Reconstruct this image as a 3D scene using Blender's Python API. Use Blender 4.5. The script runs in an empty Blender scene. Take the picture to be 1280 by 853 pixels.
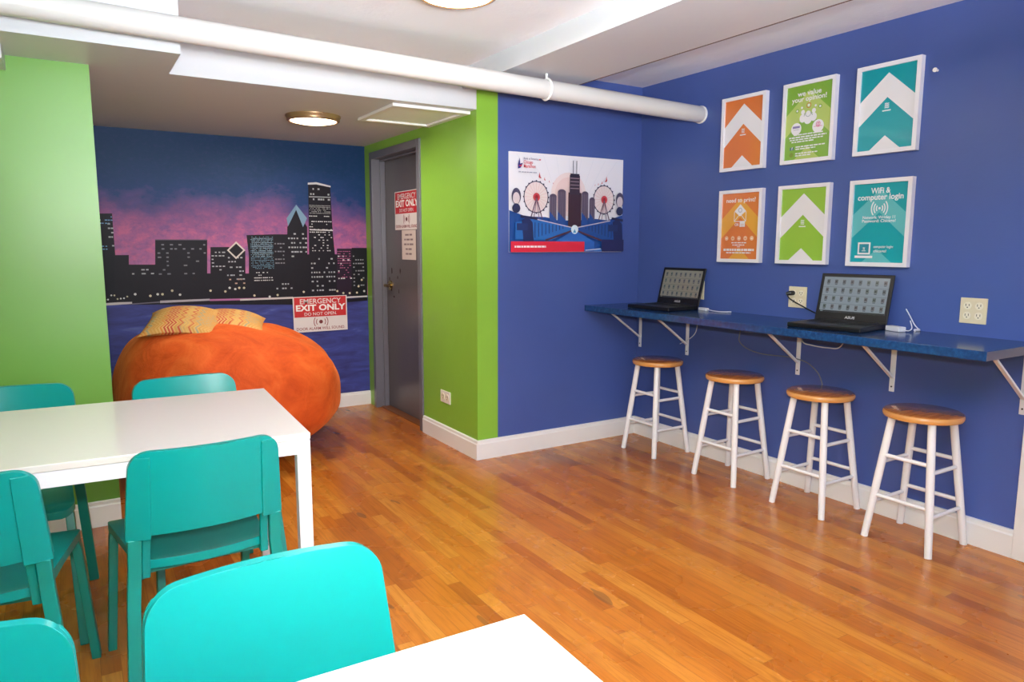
import bpy, bmesh, math, random
from mathutils import Vector, Matrix, noise
random.seed(7)
C = bpy.context.scene.collection
PI = math.pi

# ------------------------------------------------------------------ helpers
def lin(c):
    c = c / 255.0
    return c / 12.92 if c <= .04045 else ((c + .055) / 1.055) ** 2.4

def col(r, g, b):
    return (lin(r), lin(g), lin(b), 1)

MATS = {}
def mat(name, rgb, rough=.5, metal=0, coat=0, emit=None, estr=0, spec=.5):
    if name in MATS:
        return MATS[name]
    m = bpy.data.materials.new(name); m.use_nodes = True
    b = m.node_tree.nodes['Principled BSDF']
    b.inputs['Base Color'].default_value = col(*rgb)
    b.inputs['Roughness'].default_value = rough
    b.inputs['Metallic'].default_value = metal
    b.inputs['Coat Weight'].default_value = coat
    b.inputs['Coat Roughness'].default_value = .06
    b.inputs['Specular IOR Level'].default_value = spec
    if emit:
        b.inputs['Emission Color'].default_value = col(*emit)
        b.inputs['Emission Strength'].default_value = estr
    MATS[name] = m
    return m

class N:
    """tiny node helper"""
    def __init__(s, m):
        s.t = m.node_tree; s.b = s.t.nodes['Principled BSDF']
    def new(s, typ, **kw):
        n = s.t.nodes.new(typ)
        for k, v in kw.items():
            if k.startswith('i_'):
                n.inputs[k[2:].replace('_', ' ')].default_value = v
            else:
                setattr(n, k, v)
        return n
    def link(s, a, b):
        s.t.links.new(a, b)
    def val(s, x, sock):
        if hasattr(x, 'is_linked') or hasattr(x, 'links'):
            s.link(x, sock)
        else:
            sock.default_value = x
    def math(s, op, a, b=None, c=None):
        n = s.t.nodes.new('ShaderNodeMath'); n.operation = op
        s.val(a, n.inputs[0])
        if b is not None: s.val(b, n.inputs[1])
        if c is not None: s.val(c, n.inputs[2])
        return n.outputs[0]
    def obj(s):
        return s.new('ShaderNodeTexCoord').outputs['Object']
    def xyz(s, v):
        n = s.new('ShaderNodeSeparateXYZ'); s.link(v, n.inputs[0]); return n.outputs
    def comb(s, x, y, z):
        n = s.new('ShaderNodeCombineXYZ')
        for i, q in enumerate((x, y, z)): s.val(q, n.inputs[i])
        return n.outputs[0]
    def noise(s, v, scale, detail=3, rough=.5, dist=0):
        n = s.new('ShaderNodeTexNoise'); s.link(v, n.inputs['Vector'])
        n.inputs['Scale'].default_value = scale; n.inputs['Detail'].default_value = detail
        n.inputs['Roughness'].default_value = rough; n.inputs['Distortion'].default_value = dist
        return n.outputs['Fac']
    def ramp(s, f, stops, interp='LINEAR'):
        n = s.new('ShaderNodeValToRGB'); n.color_ramp.interpolation = interp
        e = n.color_ramp.elements
        while len(e) < len(stops): e.new(.5)
        for q, (p, c) in zip(e, stops):
            q.position = p; q.color = col(*c) if max(c) > 1 or len(c) == 3 else c
        s.val(f, n.inputs[0]); return n.outputs[0]
    def mix(s, f, a, b, mode='MIX'):
        n = s.new('ShaderNodeMix', data_type='RGBA', blend_type=mode)
        s.val(f, n.inputs[0]); s.val(a, n.inputs[6]); s.val(b, n.inputs[7]); return n.outputs[2]
    def bump(s, h, strength=.2, dist=.01):
        n = s.new('ShaderNodeBump'); n.inputs['Strength'].default_value = strength
        n.inputs['Distance'].default_value = dist
        s.link(h, n.inputs['Height']); s.link(n.outputs[0], s.b.inputs['Normal'])

def paint(name, rgb, rough=.38, var=.06, bump=.12):
    if name in MATS: return MATS[name]
    m = mat(name, rgb, rough); n = N(m); o = n.obj()
    a = n.noise(o, 1.7, 3); h = n.noise(o, 60, 3)
    c1 = col(*[x * (1 - var) for x in rgb]); c2 = col(*[min(255, x * (1 + var)) for x in rgb])
    n.link(n.mix(a, c1, c2), n.b.inputs['Base Color'])
    h2 = n.noise(n.mapscale(o, (1.2, 1.2, 7)) if hasattr(n, 'mapscale') else o, 6, 2)
    n.bump(n.math('ADD', h, n.math('MULTIPLY', h2, 3.0)), bump, .004)
    return m

def link(name, me, m, parent=None, smooth=False):
    o = bpy.data.objects.new(name, me); C.objects.link(o)
    if m is not None:
        for q in (m if isinstance(m, (list, tuple)) else [m]): me.materials.append(q)
    if parent is not None: o.parent = parent
    if smooth:
        for p in me.polygons: p.use_smooth = True
    return o

def obj(name, bm, m, parent=None, smooth=False, bev=0, seg=2, ang=35):
    me = bpy.data.meshes.new(name)
    bmesh.ops.recalc_face_normals(bm, faces=bm.faces)
    bm.to_mesh(me); bm.free()
    o = link(name, me, m, parent, smooth or bev > 0)
    if bev:
        b = o.modifiers.new('bevel', 'BEVEL'); b.width = bev; b.segments = seg
        b.limit_method = 'ANGLE'; b.angle_limit = math.radians(ang); b.harden_normals = True
    elif smooth:
        try:
            me.set_sharp_from_angle(angle=math.radians(40))
        except Exception: pass
    return o

def box(bm, x0, x1, y0, y1, z0, z1, M=None):
    vs = [bm.verts.new((x, y, z)) for x in (x0, x1) for y in (y0, y1) for z in (z0, z1)]
    if M is not None:
        for v in vs: v.co = M @ v.co
    for f in ((0, 1, 3, 2), (4, 6, 7, 5), (0, 4, 5, 1), (2, 3, 7, 6), (0, 2, 6, 4), (1, 5, 7, 3)):
        bm.faces.new([vs[i] for i in f])
    return bm

def BX(*a):
    return box(bmesh.new(), *a)

def tube(bm, pts, rad, n=10, cap=True, squash=None):
    """round tube through pts; rad a number or list; squash=(a,b,side vector) for flat bars"""
    pts = [Vector(p) for p in pts]; rings = []
    rads = rad if isinstance(rad, (list, tuple)) else [rad] * len(pts)
    prev = None
    for i, p in enumerate(pts):
        if i == 0: t = pts[1] - p
        elif i == len(pts) - 1: t = p - pts[-2]
        else: t = (pts[i + 1] - p).normalized() + (p - pts[i - 1]).normalized()
        t.normalize()
        if prev is None:
            a = Vector((0, 0, 1)) if abs(t.z) < .9 else Vector((1, 0, 0))
            u = t.cross(a).normalized()
        else:
            u = (prev - t * prev.dot(t)).normalized()
        prev = u; v = t.cross(u)
        rings.append([bm.verts.new(p + (u * math.cos(2 * PI * k / n) + v * math.sin(2 * PI * k / n)) * rads[i]) for k in range(n)])
    for a, b in zip(rings, rings[1:]):
        for k in range(n):
            bm.faces.new((a[k], a[(k + 1) % n], b[(k + 1) % n], b[k]))
    if cap:
        bm.faces.new(rings[0][::-1]); bm.faces.new(rings[-1])
    return bm

def bar(bm, pts, wx, wy):
    """rectangular bar whose section is wx (local x) by wy (across, in the yz plane)"""
    pts = [Vector(p) for p in pts]; rings = []
    for i, p in enumerate(pts):
        if i == 0: t = pts[1] - p
        elif i == len(pts) - 1: t = p - pts[-2]
        else: t = (pts[i + 1] - p).normalized() + (p - pts[i - 1]).normalized()
        t.normalize()
        v = t.cross(Vector((1, 0, 0))).normalized(); u = v.cross(t).normalized()
        rings.append([bm.verts.new(p + u * a * wx / 2 + v * b * wy / 2) for a, b in ((-1, -1), (1, -1), (1, 1), (-1, 1))])
    for a, b in zip(rings, rings[1:]):
        for k in range(4): bm.faces.new((a[k], a[(k + 1) % 4], b[(k + 1) % 4], b[k]))
    bm.faces.new(rings[0][::-1]); bm.faces.new(rings[-1])
    return bm

def lathe(bm, prof, n=40, at=(0, 0, 0)):
    rings = []
    for r, z in prof:
        if r < 1e-6: rings.append([bm.verts.new((at[0], at[1], at[2] + z))])
        else: rings.append([bm.verts.new((at[0] + r * math.cos(2 * PI * k / n), at[1] + r * math.sin(2 * PI * k / n), at[2] + z)) for k in range(n)])
    for a, b in zip(rings, rings[1:]):
        for k in range(n):
            k2 = (k + 1) % n
            if len(a) == 1 and len(b) == 1: continue
            if len(a) == 1: bm.faces.new((a[0], b[k2], b[k]))
            elif len(b) == 1: bm.faces.new((a[k], a[k2], b[0]))
            else: bm.faces.new((a[k], a[k2], b[k2], b[k]))
    return bm

def thing(name, label, cat, loc=(0, 0, 0), rotz=0, group=None):
    o = bpy.data.objects.new(name, None); C.objects.link(o)
    o.empty_display_size = .1
    o.location = loc; o.rotation_euler = (0, 0, rotz)
    o['label'] = label; o['category'] = cat
    if group: o['group'] = group
    return o

def tag(o, label, cat, group=None):
    o['label'] = label; o['category'] = cat
    if group: o['group'] = group
    return o

def struct(o, label=None):
    o['kind'] = 'structure'
    if label: o['label'] = label
    return o

def dup(root, loc, rotz, label):
    r = root.copy(); C.objects.link(r); r.location = loc; r.rotation_euler = (0, 0, rotz); r['label'] = label
    for ch in list(root.children):
        c = ch.copy(); C.objects.link(c); c.parent = r
        for g in ch.children:
            d = g.copy(); C.objects.link(d); d.parent = c
    return r

# flat artwork: shapes and lettering in one mesh, each layer a hair above the last
class Art:
    def __init__(s, gloss=.45, coat=0, tagname='ink', spec=.5):
        s.spec = spec
        s.bm = bmesh.new(); s.mats = []; s.k = 0; s.gloss = gloss; s.coat = coat; s.t = tagname; s.step = .00012
    def mi(s, rgb):
        key = '%s_%d_%d_%d' % ((s.t,) + tuple(rgb))
        m = mat(key, rgb, s.gloss, coat=s.coat, spec=s.spec)
        if m not in s.mats: s.mats.append(m)
        return s.mats.index(m)
    def poly(s, pts, rgb, layer=None):
        if layer is None: s.k += 1; layer = s.k
        z = layer * s.step; i = s.mi(rgb)
        f = s.bm.faces.new([s.bm.verts.new((p[0], p[1], z)) for p in pts]); f.material_index = i
        f.normal_update()
        if f.normal.z < 0: f.normal_flip()
        return f
    def rect(s, x0, y0, x1, y1, rgb, layer=None):
        s.poly([(x0, y0), (x1, y0), (x1, y1), (x0, y1)], rgb, layer)
    def disc(s, x, y, r, rgb, n=24, ry=None, layer=None):
        ry = ry or r
        s.poly([(x + r * math.cos(2 * PI * k / n), y + ry * math.sin(2 * PI * k / n)) for k in range(n)], rgb, layer)
    def arc(s, x, y, r, w, a0, a1, rgb, n=16, ky=1):
        s.k += 1; L = s.k
        for q in range(n):
            a = a0 + (a1 - a0) * q / n; b = a0 + (a1 - a0) * (q + 1) / n
            P = lambda rr, t: (x + rr * math.cos(t), y + rr * math.sin(t) * ky)
            s.poly([P(r - w / 2, a), P(r + w / 2, a), P(r + w / 2, b), P(r - w / 2, b)], rgb, L)
    def line(s, x0, y0, x1, y1, w, rgb, layer=None):
        d = Vector((x1 - x0, y1 - y0)); d.normalize(); n = Vector((-d.y, d.x)) * w / 2
        s.poly([(x0 + n.x, y0 + n.y), (x1 + n.x, y1 + n.y), (x1 - n.x, y1 - n.y), (x0 - n.x, y0 - n.y)], rgb, layer)
    def text(s, body, x, y, size, rgb, bold=.02, align='CENTER', width=None):
        s.k += 1; i = s.mi(rgb)
        cu = bpy.data.curves.new('lettering', 'FONT'); cu.body = body; cu.size = size
        cu.align_x = align; cu.offset = bold * size; cu.resolution_u = 3
        o = bpy.data.objects.new('lettering', cu); C.objects.link(o)
        bpy.context.view_layer.update()
        dg = bpy.context.evaluated_depsgraph_get()
        me = bpy.data.meshes.new_from_object(o.evaluated_get(dg))
        bpy.data.objects.remove(o)
        xs = [v.co.x for v in me.vertices]
        sx = 1
        if width and xs: sx = width / (max(xs) - min(xs))
        vs = [s.bm.verts.new((x + v.co.x * sx, y + v.co.y, s.k * s.step)) for v in me.vertices]
        for p in me.polygons:
            try:
                f = s.bm.faces.new([vs[q] for q in p.vertices]); f.material_index = i
            except ValueError: pass
        bpy.data.meshes.remove(me)
    def done(s, name, parent, M):
        me = bpy.data.meshes.new(name)
        for v in s.bm.verts: v.co = M @ v.co
        s.bm.to_mesh(me); s.bm.free()
        return link(name, me, s.mats, parent)

def basis(o, u, v):
    u = Vector(u).normalized(); v = Vector(v).normalized(); w = u.cross(v)
    M = Matrix.Identity(4)
    for i in range(3):
        M[i][0] = u[i]; M[i][1] = v[i]; M[i][2] = w[i]; M[i][3] = o[i]
    return M

# ------------------------------------------------------------------ room numbers (metres)
B, R, M_, D = 3.839, 3.414, 5.736, 2.119      # poster wall, right wall, mural wall, door wall
ZL, ZR, ZS, ZN = 2.36, 2.412, 2.254, 2.141    # ceiling left, ceiling right, soffit, alcove ceiling
EX = .137                                      # end of the green wall at the left
X0, Y0 = -1.75, -2.7

blue = paint('wall_blue', (66, 85, 148), .38)
green = paint('wall_green', (130, 178, 58), .4)
white_wall = paint('wall_white', (206, 203, 203), .5)
ceil_m = paint('ceiling_paint', (238, 240, 246), .55, .03, .25)
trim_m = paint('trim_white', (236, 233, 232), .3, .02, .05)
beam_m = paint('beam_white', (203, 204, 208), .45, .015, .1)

# floor of oak strips running away along +y
fm = mat('oak_floor', (190, 115, 50), .2)
n = N(fm); o_ = n.obj(); X, Y, Z = n.xyz(o_)
w = .057
row = n.math('FLOOR', n.math('DIVIDE', X, w))
wn = n.new('ShaderNodeTexWhiteNoise', noise_dimensions='1D'); n.link(row, wn.inputs['W'])
yo = n.math('ADD', Y, n.math('MULTIPLY', wn.outputs['Value'], 3.1))
seg_ = n.math('FLOOR', n.math('DIVIDE', yo, .85))
wn2 = n.new('ShaderNodeTexWhiteNoise', noise_dimensions='2D'); n.link(n.comb(row, seg_, 0), wn2.inputs['Vector'])
base = n.ramp(wn2.outputs['Value'], [(0, (148, 77, 20)), (.25, (172, 96, 26)), (.6, (184, 108, 31)), (1, (199, 130, 47))])
gv = n.comb(n.math('MULTIPLY', X, 16), n.math('MULTIPLY', yo, 1.0), n.math('MULTIPLY', wn2.outputs['Value'], 40))
g = n.noise(gv, 5, 6, .6, .6)
grain = n.ramp(g, [(.32, (200, 186, 168)), (.55, (255, 255, 255))])
c = n.mix(.75, base, grain, 'MULTIPLY')
big = n.noise(o_, .9, 3)
c = n.mix(n.math('MULTIPLY', big, .35), c, col(196, 110, 40))
fx = n.math('FRACT', n.math('DIVIDE', X, w)); fy = n.math('FRACT', n.math('DIVIDE', yo, .85))
gap = n.math('MAXIMUM', n.math('LESS_THAN', fx, .03), n.math('LESS_THAN', fy, .0025))
c = n.mix(n.math('MULTIPLY', gap, .5), c, col(96, 50, 20))
# a few dark scuffs
sc = n.noise(n.comb(n.math('MULTIPLY', X, 3.2), Y, 0), 3.1, 2, .4)
c = n.mix(n.math('MULTIPLY', n.math('GREATER_THAN', sc, .735), .55), c, col(92, 62, 40))
n.link(c, n.b.inputs['Base Color'])
n.link(n.ramp(n.noise(o_, 3.5, 4), [(.3, (.22, .22, .22, 1)), (.8, (.34, .34, .34, 1))]), n.b.inputs['Roughness'])
n.b.inputs['Specular IOR Level'].default_value = .5
n.bump(n.math('ADD', n.math('MULTIPLY', gap, -1.0), n.math('MULTIPLY', g, .25)), .25, .002)

struct(obj('floor', BX(X0 - .1, R + .12, Y0 - .1, M_ + .12, -.1, 0), fm))
# ceilings
struct(obj('ceiling', BX(X0, 2.03, Y0, B, ZL, ZL + .12), ceil_m))
struct(obj('ceiling', BX(2.55, R, Y0, B, ZR, ZR + .07), ceil_m))
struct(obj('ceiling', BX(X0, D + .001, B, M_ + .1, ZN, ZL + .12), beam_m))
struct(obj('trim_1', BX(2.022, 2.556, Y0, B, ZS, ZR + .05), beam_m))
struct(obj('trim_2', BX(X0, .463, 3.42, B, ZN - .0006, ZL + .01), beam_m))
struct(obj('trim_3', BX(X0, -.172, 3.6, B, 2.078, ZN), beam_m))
struct(obj('soffit_shadow_line', BX(2.549, 2.5575, Y0, B, ZS - .0015, ZS + .02), mat('edge_shadow', (104, 80, 72), .8)))  # brown strip painting in the shadow line along the soffit edge
# walls
bm = BX(X0, EX, B, M_ + .1, 0, ZN)
struct(obj('wall_left', bm, paint('wall_green_dimmed', (106, 158, 62), .34, .05, .05)))  # same green paint, darkened to stand for weaker light on this wall
bm = BX(D + .147, R + .1, B, M_ + .1, 0, ZR + .05)
struct(obj('wall_back', bm, blue))
struct(obj('wall_right', BX(R, R + .1, Y0, B, 0, ZR + .05), blue))
DY0, DY1, DZ = 4.66, 5.58, 2.055
bm = BX(D, D + .147, B, DY0, 0, ZR + .02)
box(bm, D, D + .147, DY1, M_, 0, ZN)
box(bm, D, D + .147, DY0, DY1, DZ, ZN + .02)
struct(obj('wall_alcove', bm, green))
struct(obj('wall_rear', BX(X0, R, Y0 - .1, Y0, 0, ZR + .05), white_wall))
struct(obj('wall_side', BX(X0 - .1, X0, Y0, M_, 0, ZR + .05), green))
mw = BX(EX, D + .147, M_, M_ + .1, 0, ZN)
struct(obj('wall_mural', mw, paint('mural_ground', (45, 50, 130), .4)))

# baseboards with a small cap profile
def baseb(name, p, q, nrm, h=.1235, t=.018):
    p, q, nrm = Vector(p), Vector(q), Vector(nrm)
    bm = bmesh.new(); prof = [(0, 0), (t, 0), (t, h * .8), (t * .75, h * .86), (t * .7, h * .97), (t * .4, h), (0, h)]
    a = [bm.verts.new((p.x + nrm.x * d, p.y + nrm.y * d, z)) for d, z in prof]
    b = [bm.verts.new((q.x + nrm.x * d, q.y + nrm.y * d, z)) for d, z in prof]
    m = len(prof)
    for k in range(m): bm.faces.new((a[k], a[(k + 1) % m], b[(k + 1) % m], b[k]))
    bm.faces.new(a); bm.faces.new(b[::-1])
    return struct(obj(name, bm, trim_m))
baseb('baseboard_back', (D, B), (R, B), (0, -1))
baseb('baseboard_right', (R, B), (R, Y0), (-1, 0))
baseb('baseboard_left', (X0, B), (EX, B), (0, -1))
baseb('baseboard_alcove', (D, B - .018), (D, 4.63), (-1, 0))
baseb('baseboard_mural', (EX, M_), (D - .0, M_), (0, -1), .115)
# white casing at the far right of the blue wall
bm = bmesh.new()
for z0_, z1_ in ((0, .906), (.946, 2.1)):
    box(bm, R - .022, R, 1.245, 1.372, z0_, z1_)
box(bm, R - .022, R, 1.245, 1.334, .906, .946); box(bm, R - .03, R, 1.225, 1.245, 0, 2.1)
struct(obj('trim_4', bm, trim_m, bev=.003))

# ------------------------------------------------------------------ grey emergency door
door_m = paint('door_grey', (92, 86, 90), .3, .04, .08)
frame_m = paint('frame_grey', (104, 102, 110), .3, .03, .05)
dr = thing('door_1', 'dark grey metal emergency exit door in the green alcove wall', 'door', (D, 5.1, 0))
del dr['category']; dr['kind'] = 'structure'
def dl(bm):
    bmesh.ops.translate(bm, verts=bm.verts, vec=(-D, -5.1, 0)); return bm
slab = obj('door_slab', dl(BX(D + .095, D + .135, DY0 + .042, DY1 - .04, .012, DZ - .045)), door_m, dr, bev=.002)
bm = BX(D - .014, D + .147, DY0 - .022, DY0 + .03, 0, DZ + .02)
box(bm, D - .014, D + .147, DY1 - .03, DY1 + .02, 0, DZ + .02)
box(bm, D - .014, D + .147, DY0 + .03, DY1 - .03, DZ - .035, DZ + .02)
box(bm, D + .055, D + .095, DY0 + .03, DY0 + .045, 0, DZ - .035)
box(bm, D + .055, D + .095, DY1 - .045, DY1 - .03, 0, DZ - .035)
box(bm, D + .055, D + .095, DY0 + .03, DY1 - .03, DZ - .05, DZ - .035)
obj('door_frame', dl(bm), frame_m, dr, bev=.003)
obj('threshold', dl(BX(D + .03, D + .147, DY0 + .03, DY1 - .03, 0, .01)), mat('threshold_wood', (120, 70, 35), .4), dr, bev=.002)
brass = mat('aged_brass', (176, 150, 96), .25, metal=1)
bm = bmesh.new()
hy, hz = 5.46, 1.02
tube(bm, [(D + .095, hy, hz), (D + .088, hy, hz)], .04, 20)
tube(bm, [(D + .09, hy, hz), (D + .045, hy, hz)], .011, 12)
tube(bm, [(D + .048, hy, hz), (D + .045, hy - .06, hz), (D + .05, hy - .11, hz - .004)], [.014, .013, .011], 12)
hd = obj('door_handle', dl(bm), brass, dr, smooth=True)
a = Art(.8, tagname='scuff')
for (u, v, w_, h_) in ((-.12, .12, .03, .06), (-.17, .05, .02, .05), (-.13, -.03, .02, .05), (.0, .07, .02, .03), (.05, .12, .025, .05), (-.08, -.09, .03, .02), (-.2, .02, .02, .02), (.02, -.04, .015, .05)):
    a.poly([(u + w_ * .5 * math.cos(t) * random.uniform(.6, 1.2), v + h_ * .5 * math.sin(t) * random.uniform(.6, 1.2)) for t in [2 * PI * k / 9 for k in range(9)]], (52, 30, 24))
a.done('worn_paint', dr, basis((.0945, .21, 1.02), (0, -1, 0), (0, 0, 1)))

RED = (196, 38, 44); OFFW = (226, 216, 216)
def exit_art(w, h):
    a = Art(.35, tagname='sign')
    a.rect(0, 0, w, h, OFFW); a.rect(.02 * w, .42 * h, .98 * w, .98 * h, RED)
    a.text('EMERGENCY', w / 2, .795 * h, h * .2, OFFW, .012, width=w * .76)
    a.text('EXIT ONLY', w / 2, .60 * h, h * .235, (245, 240, 240), .035, width=w * .92)
    a.text('DO NOT OPEN.', w / 2, .46 * h, h * .125, OFFW, .012, width=w * .6)
    a.disc(w / 2, .27 * h, .035 * w, (110, 40, 44))
    for k in (-1, 1):
        for r in (.085, .13):
            t = 0 if k == 1 else PI
            a.arc(w / 2, .27 * h, r * w, .014 * w, t - .65, t + .65, (150, 70, 74), 10)
    a.text('DOOR ALARM WILL SOUND.', w / 2, .05 * h, h * .11, (150, 60, 66), .012, width=w * .9)
    return a
sgn = thing('exit_sign', 'red and white emergency exit only sign taped to the skyline mural', 'sign', (1.712, M_ - .011, .79), 0, None)
obj('sign_card', BX(-.22, .22, -.002, .0, -.142, .142), mat('sign_card', OFFW, .4), sgn).rotation_euler = (0, math.radians(-.4), 0)
exit_art(.44, .284).done('sign_print', sgn, basis((-.22, -.0024, -.142), (1, 0, .007), (0, 0, 1)))
sgn = thing('exit_sign', 'red and white emergency exit only sign on the grey door', 'sign', (D + .094, 5.11, 1.607))
obj('sign_card', BX(-.002, .0, -.225, .225, -.146, .146), mat('sign_card', OFFW, .4), sgn)
exit_art(.45, .292).done('sign_print', sgn, basis((-.0024, .225, -.146), (0, -1, 0), (0, 0, 1)))
nt = thing('paper_notice', 'small white printed paper notice below the red sign on the grey door', 'notice', (D + .094, 5.08, 1.345))
obj('paper', BX(-.001, .0, -.13, .13, -.112, .112), mat('notice_paper', (206, 190, 186), .7), nt)
a = Art(.6, tagname='notice')
for k, ws in enumerate(([.07, .05], [.03, .06, .05], [.05, .03, .07], [.04, .06], [.05, .05])):
    tot = sum(ws) + .012 * (len(ws) - 1); x = -tot / 2
    for q in ws:
        a.rect(x, .07 - k * .036, x + q, .083 - k * .036, (140, 120, 124)); x += q + .012
a.done('notice_print', nt, basis((-.0014, 0, 0), (0, -1, 0), (0, 0, 1)))

# ------------------------------------------------------------------ mural
mm = mat('mural_sky', (60, 60, 120), .5, spec=.25)
n = N(mm); o_ = n.obj(); X, Y, Z = n.xyz(o_)
sv = n.comb(n.math('MULTIPLY', X, 1.0), 0, n.math('MULTIPLY', Z, 1.35))
n1 = n.noise(sv, 2.6, 3, .6, .2); n2 = n.noise(sv, 13, 4, .7, .3); n3 = n.noise(sv, 30, 3, .6)
zz = n.math('ADD', Z, n.math('MULTIPLY', n.math('SUBTRACT', n1, .5), .42))
zz = n.math('ADD', zz, n.math('MULTIPLY', n.math('SUBTRACT', n2, .5), .24))
f = n.math('DIVIDE', n.math('SUBTRACT', zz, 1.1), 1.04)
sky = n.ramp(f, [(0, (182, 112, 160)), (.22, (160, 92, 144)), (.42, (136, 80, 132)), (.50, (84, 68, 124)), (.60, (26, 58, 110)), (.8, (10, 52, 94)), (1, (4, 48, 90))])
pinkf = n.math('MULTIPLY', n.ramp(f, [(.3, (.8, .8, .8, 1)), (.6, (0, 0, 0, 1))]), n.ramp(n2, [(.45, (0, 0, 0, 1)), (.62, (1, 1, 1, 1))]))
sky = n.mix(n.math('MULTIPLY', n.math('MAXIMUM', pinkf, 0.0), .8), sky, col(206, 104, 140))
n4 = n.noise(sv, 7, 4, .7, .4)
sky = n.mix(n.math('MULTIPLY', n.ramp(n4, [(.48, (0, 0, 0, 1)), (.66, (1, 1, 1, 1))]), n.ramp(f, [(.45, (.5, .5, .5, 1)), (.6, (0, 0, 0, 1))])), sky, col(84, 76, 132))
sky = n.mix(n.math('MULTIPLY', n.ramp(n3, [(.5, (0, 0, 0, 1)), (.7, (1, 1, 1, 1))]), .22), sky, col(60, 60, 120))
wv = n.comb(n.math('MULTIPLY', X, 1.0), 0, n.math('MULTIPLY', Z, 5.0))
wv_n = n.noise(wv, 3.4, 5, .6, .6)
lake = n.ramp(wv_n, [(.3, (50, 50, 104)), (.5, (60, 64, 130)), (.62, (66, 74, 146)), (.78, (104, 116, 176))])
isl = n.math('LESS_THAN', Z, .93)
n.link(n.mix(isl, sky, lake), n.b.inputs['Base Color'])
n.bump(n.noise(o_, 50, 3), .1, .003)
BLK = (26, 22, 32)
mural = thing('skyline_mural', 'painted mural of a dark city skyline at dusk over purple lake', 'mural', (0, M_, 0))
bm = bmesh.new()
bm.faces.new([bm.verts.new(p) for p in ((EX, -.0012, .113), (D, -.0012, .113), (D, -.0012, ZN), (EX, -.0012, ZN))])
obj('sky_and_lake', bm, mm, mural)
_f, _y, _p, _r, _h = 893.26, math.radians(31.697), math.radians(-7.591), math.radians(.141), 1.34
_fw = Vector((math.sin(_y) * math.cos(_p), math.cos(_y) * math.cos(_p), math.sin(_p)))
_rt = Vector((math.cos(_y), -math.sin(_y), 0)); _up = _rt.cross(_fw)
CR = _rt * math.cos(_r) + _up * math.sin(_r); CU = -_rt * math.sin(_r) + _up * math.cos(_r)
#MURALDATA
MURAL_POLYS = [([(0.188, 1.553), (0.28, 1.556), (0.282, 1.269), (0.26, 0.923), (0.124, 0.928)], (22, 20, 30)), ([(0.279, 1.269), (0.366, 1.269), (0.344, 0.919), (0.258, 0.923)], (26, 22, 32)), ([(0.359, 1.202), (0.532, 1.2), (0.515, 0.912), (0.342, 0.919)], (26, 22, 32)), ([(0.539, 1.376), (0.886, 1.378), (0.862, 0.898), (0.513, 0.913)], (26, 22, 32)), ([(0.871, 1.131), (0.901, 1.13), (0.89, 0.897), (0.859, 0.898)], (26, 22, 32)), ([(0.906, 1.325), (1.029, 1.326), (1.152, 1.296), (1.136, 0.887), (0.884, 0.897)], (26, 22, 32)), ([(1.141, 1.126), (1.173, 1.125), (1.163, 0.886), (1.13, 0.887)], (26, 22, 32)), ([(1.166, 1.416), (1.368, 1.424), (1.472, 1.425), (1.451, 0.874), (1.16, 0.886), (1.176, 1.259)], (26, 22, 32)), ([(1.474, 1.481), (1.547, 1.619), (1.63, 1.484), (1.612, 0.868), (1.448, 0.874)], (26, 22, 32)), ([(1.623, 1.269), (1.648, 1.269), (1.634, 0.867), (1.609, 0.868)], (26, 22, 32)), ([(1.649, 1.823), (1.712, 1.829), (1.825, 1.81), (1.834, 1.461), (1.847, 1.269), (1.864, 1.268), (1.852, 0.891), (1.628, 0.867)], (26, 22, 32)), ([(1.865, 1.314), (1.99, 1.314), (1.978, 0.906), (1.852, 0.891)], (40, 26, 44)), ([(1.99, 1.32), (2.124, 1.32), (2.113, 0.908), (1.978, 0.906)], (24, 24, 30)), ([(1.609, 0.887), (2.113, 0.908), (2.113, 0.881), (1.608, 0.861)], (26, 22, 32)), ([(0.173, 0.935), (0.291, 0.939), (0.366, 0.938), (0.365, 0.924), (0.181, 0.918)], (196, 186, 190)), ([(0.365, 0.927), (0.545, 0.934), (0.545, 0.926), (0.365, 0.919)], (110, 104, 120)), ([(0.546, 0.94), (0.881, 0.942), (0.88, 0.928), (0.545, 0.923)], (176, 168, 178)), ([(0.881, 0.939), (1.366, 0.934), (1.366, 0.919), (0.88, 0.925)], (176, 110, 160)), ([(1.097, 0.932), (1.497, 0.935), (1.496, 0.92), (1.097, 0.919)], (200, 190, 192)), ([(1.914, 0.921), (2.114, 0.924), (2.113, 0.912), (1.913, 0.908)], (206, 200, 206))]
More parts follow.
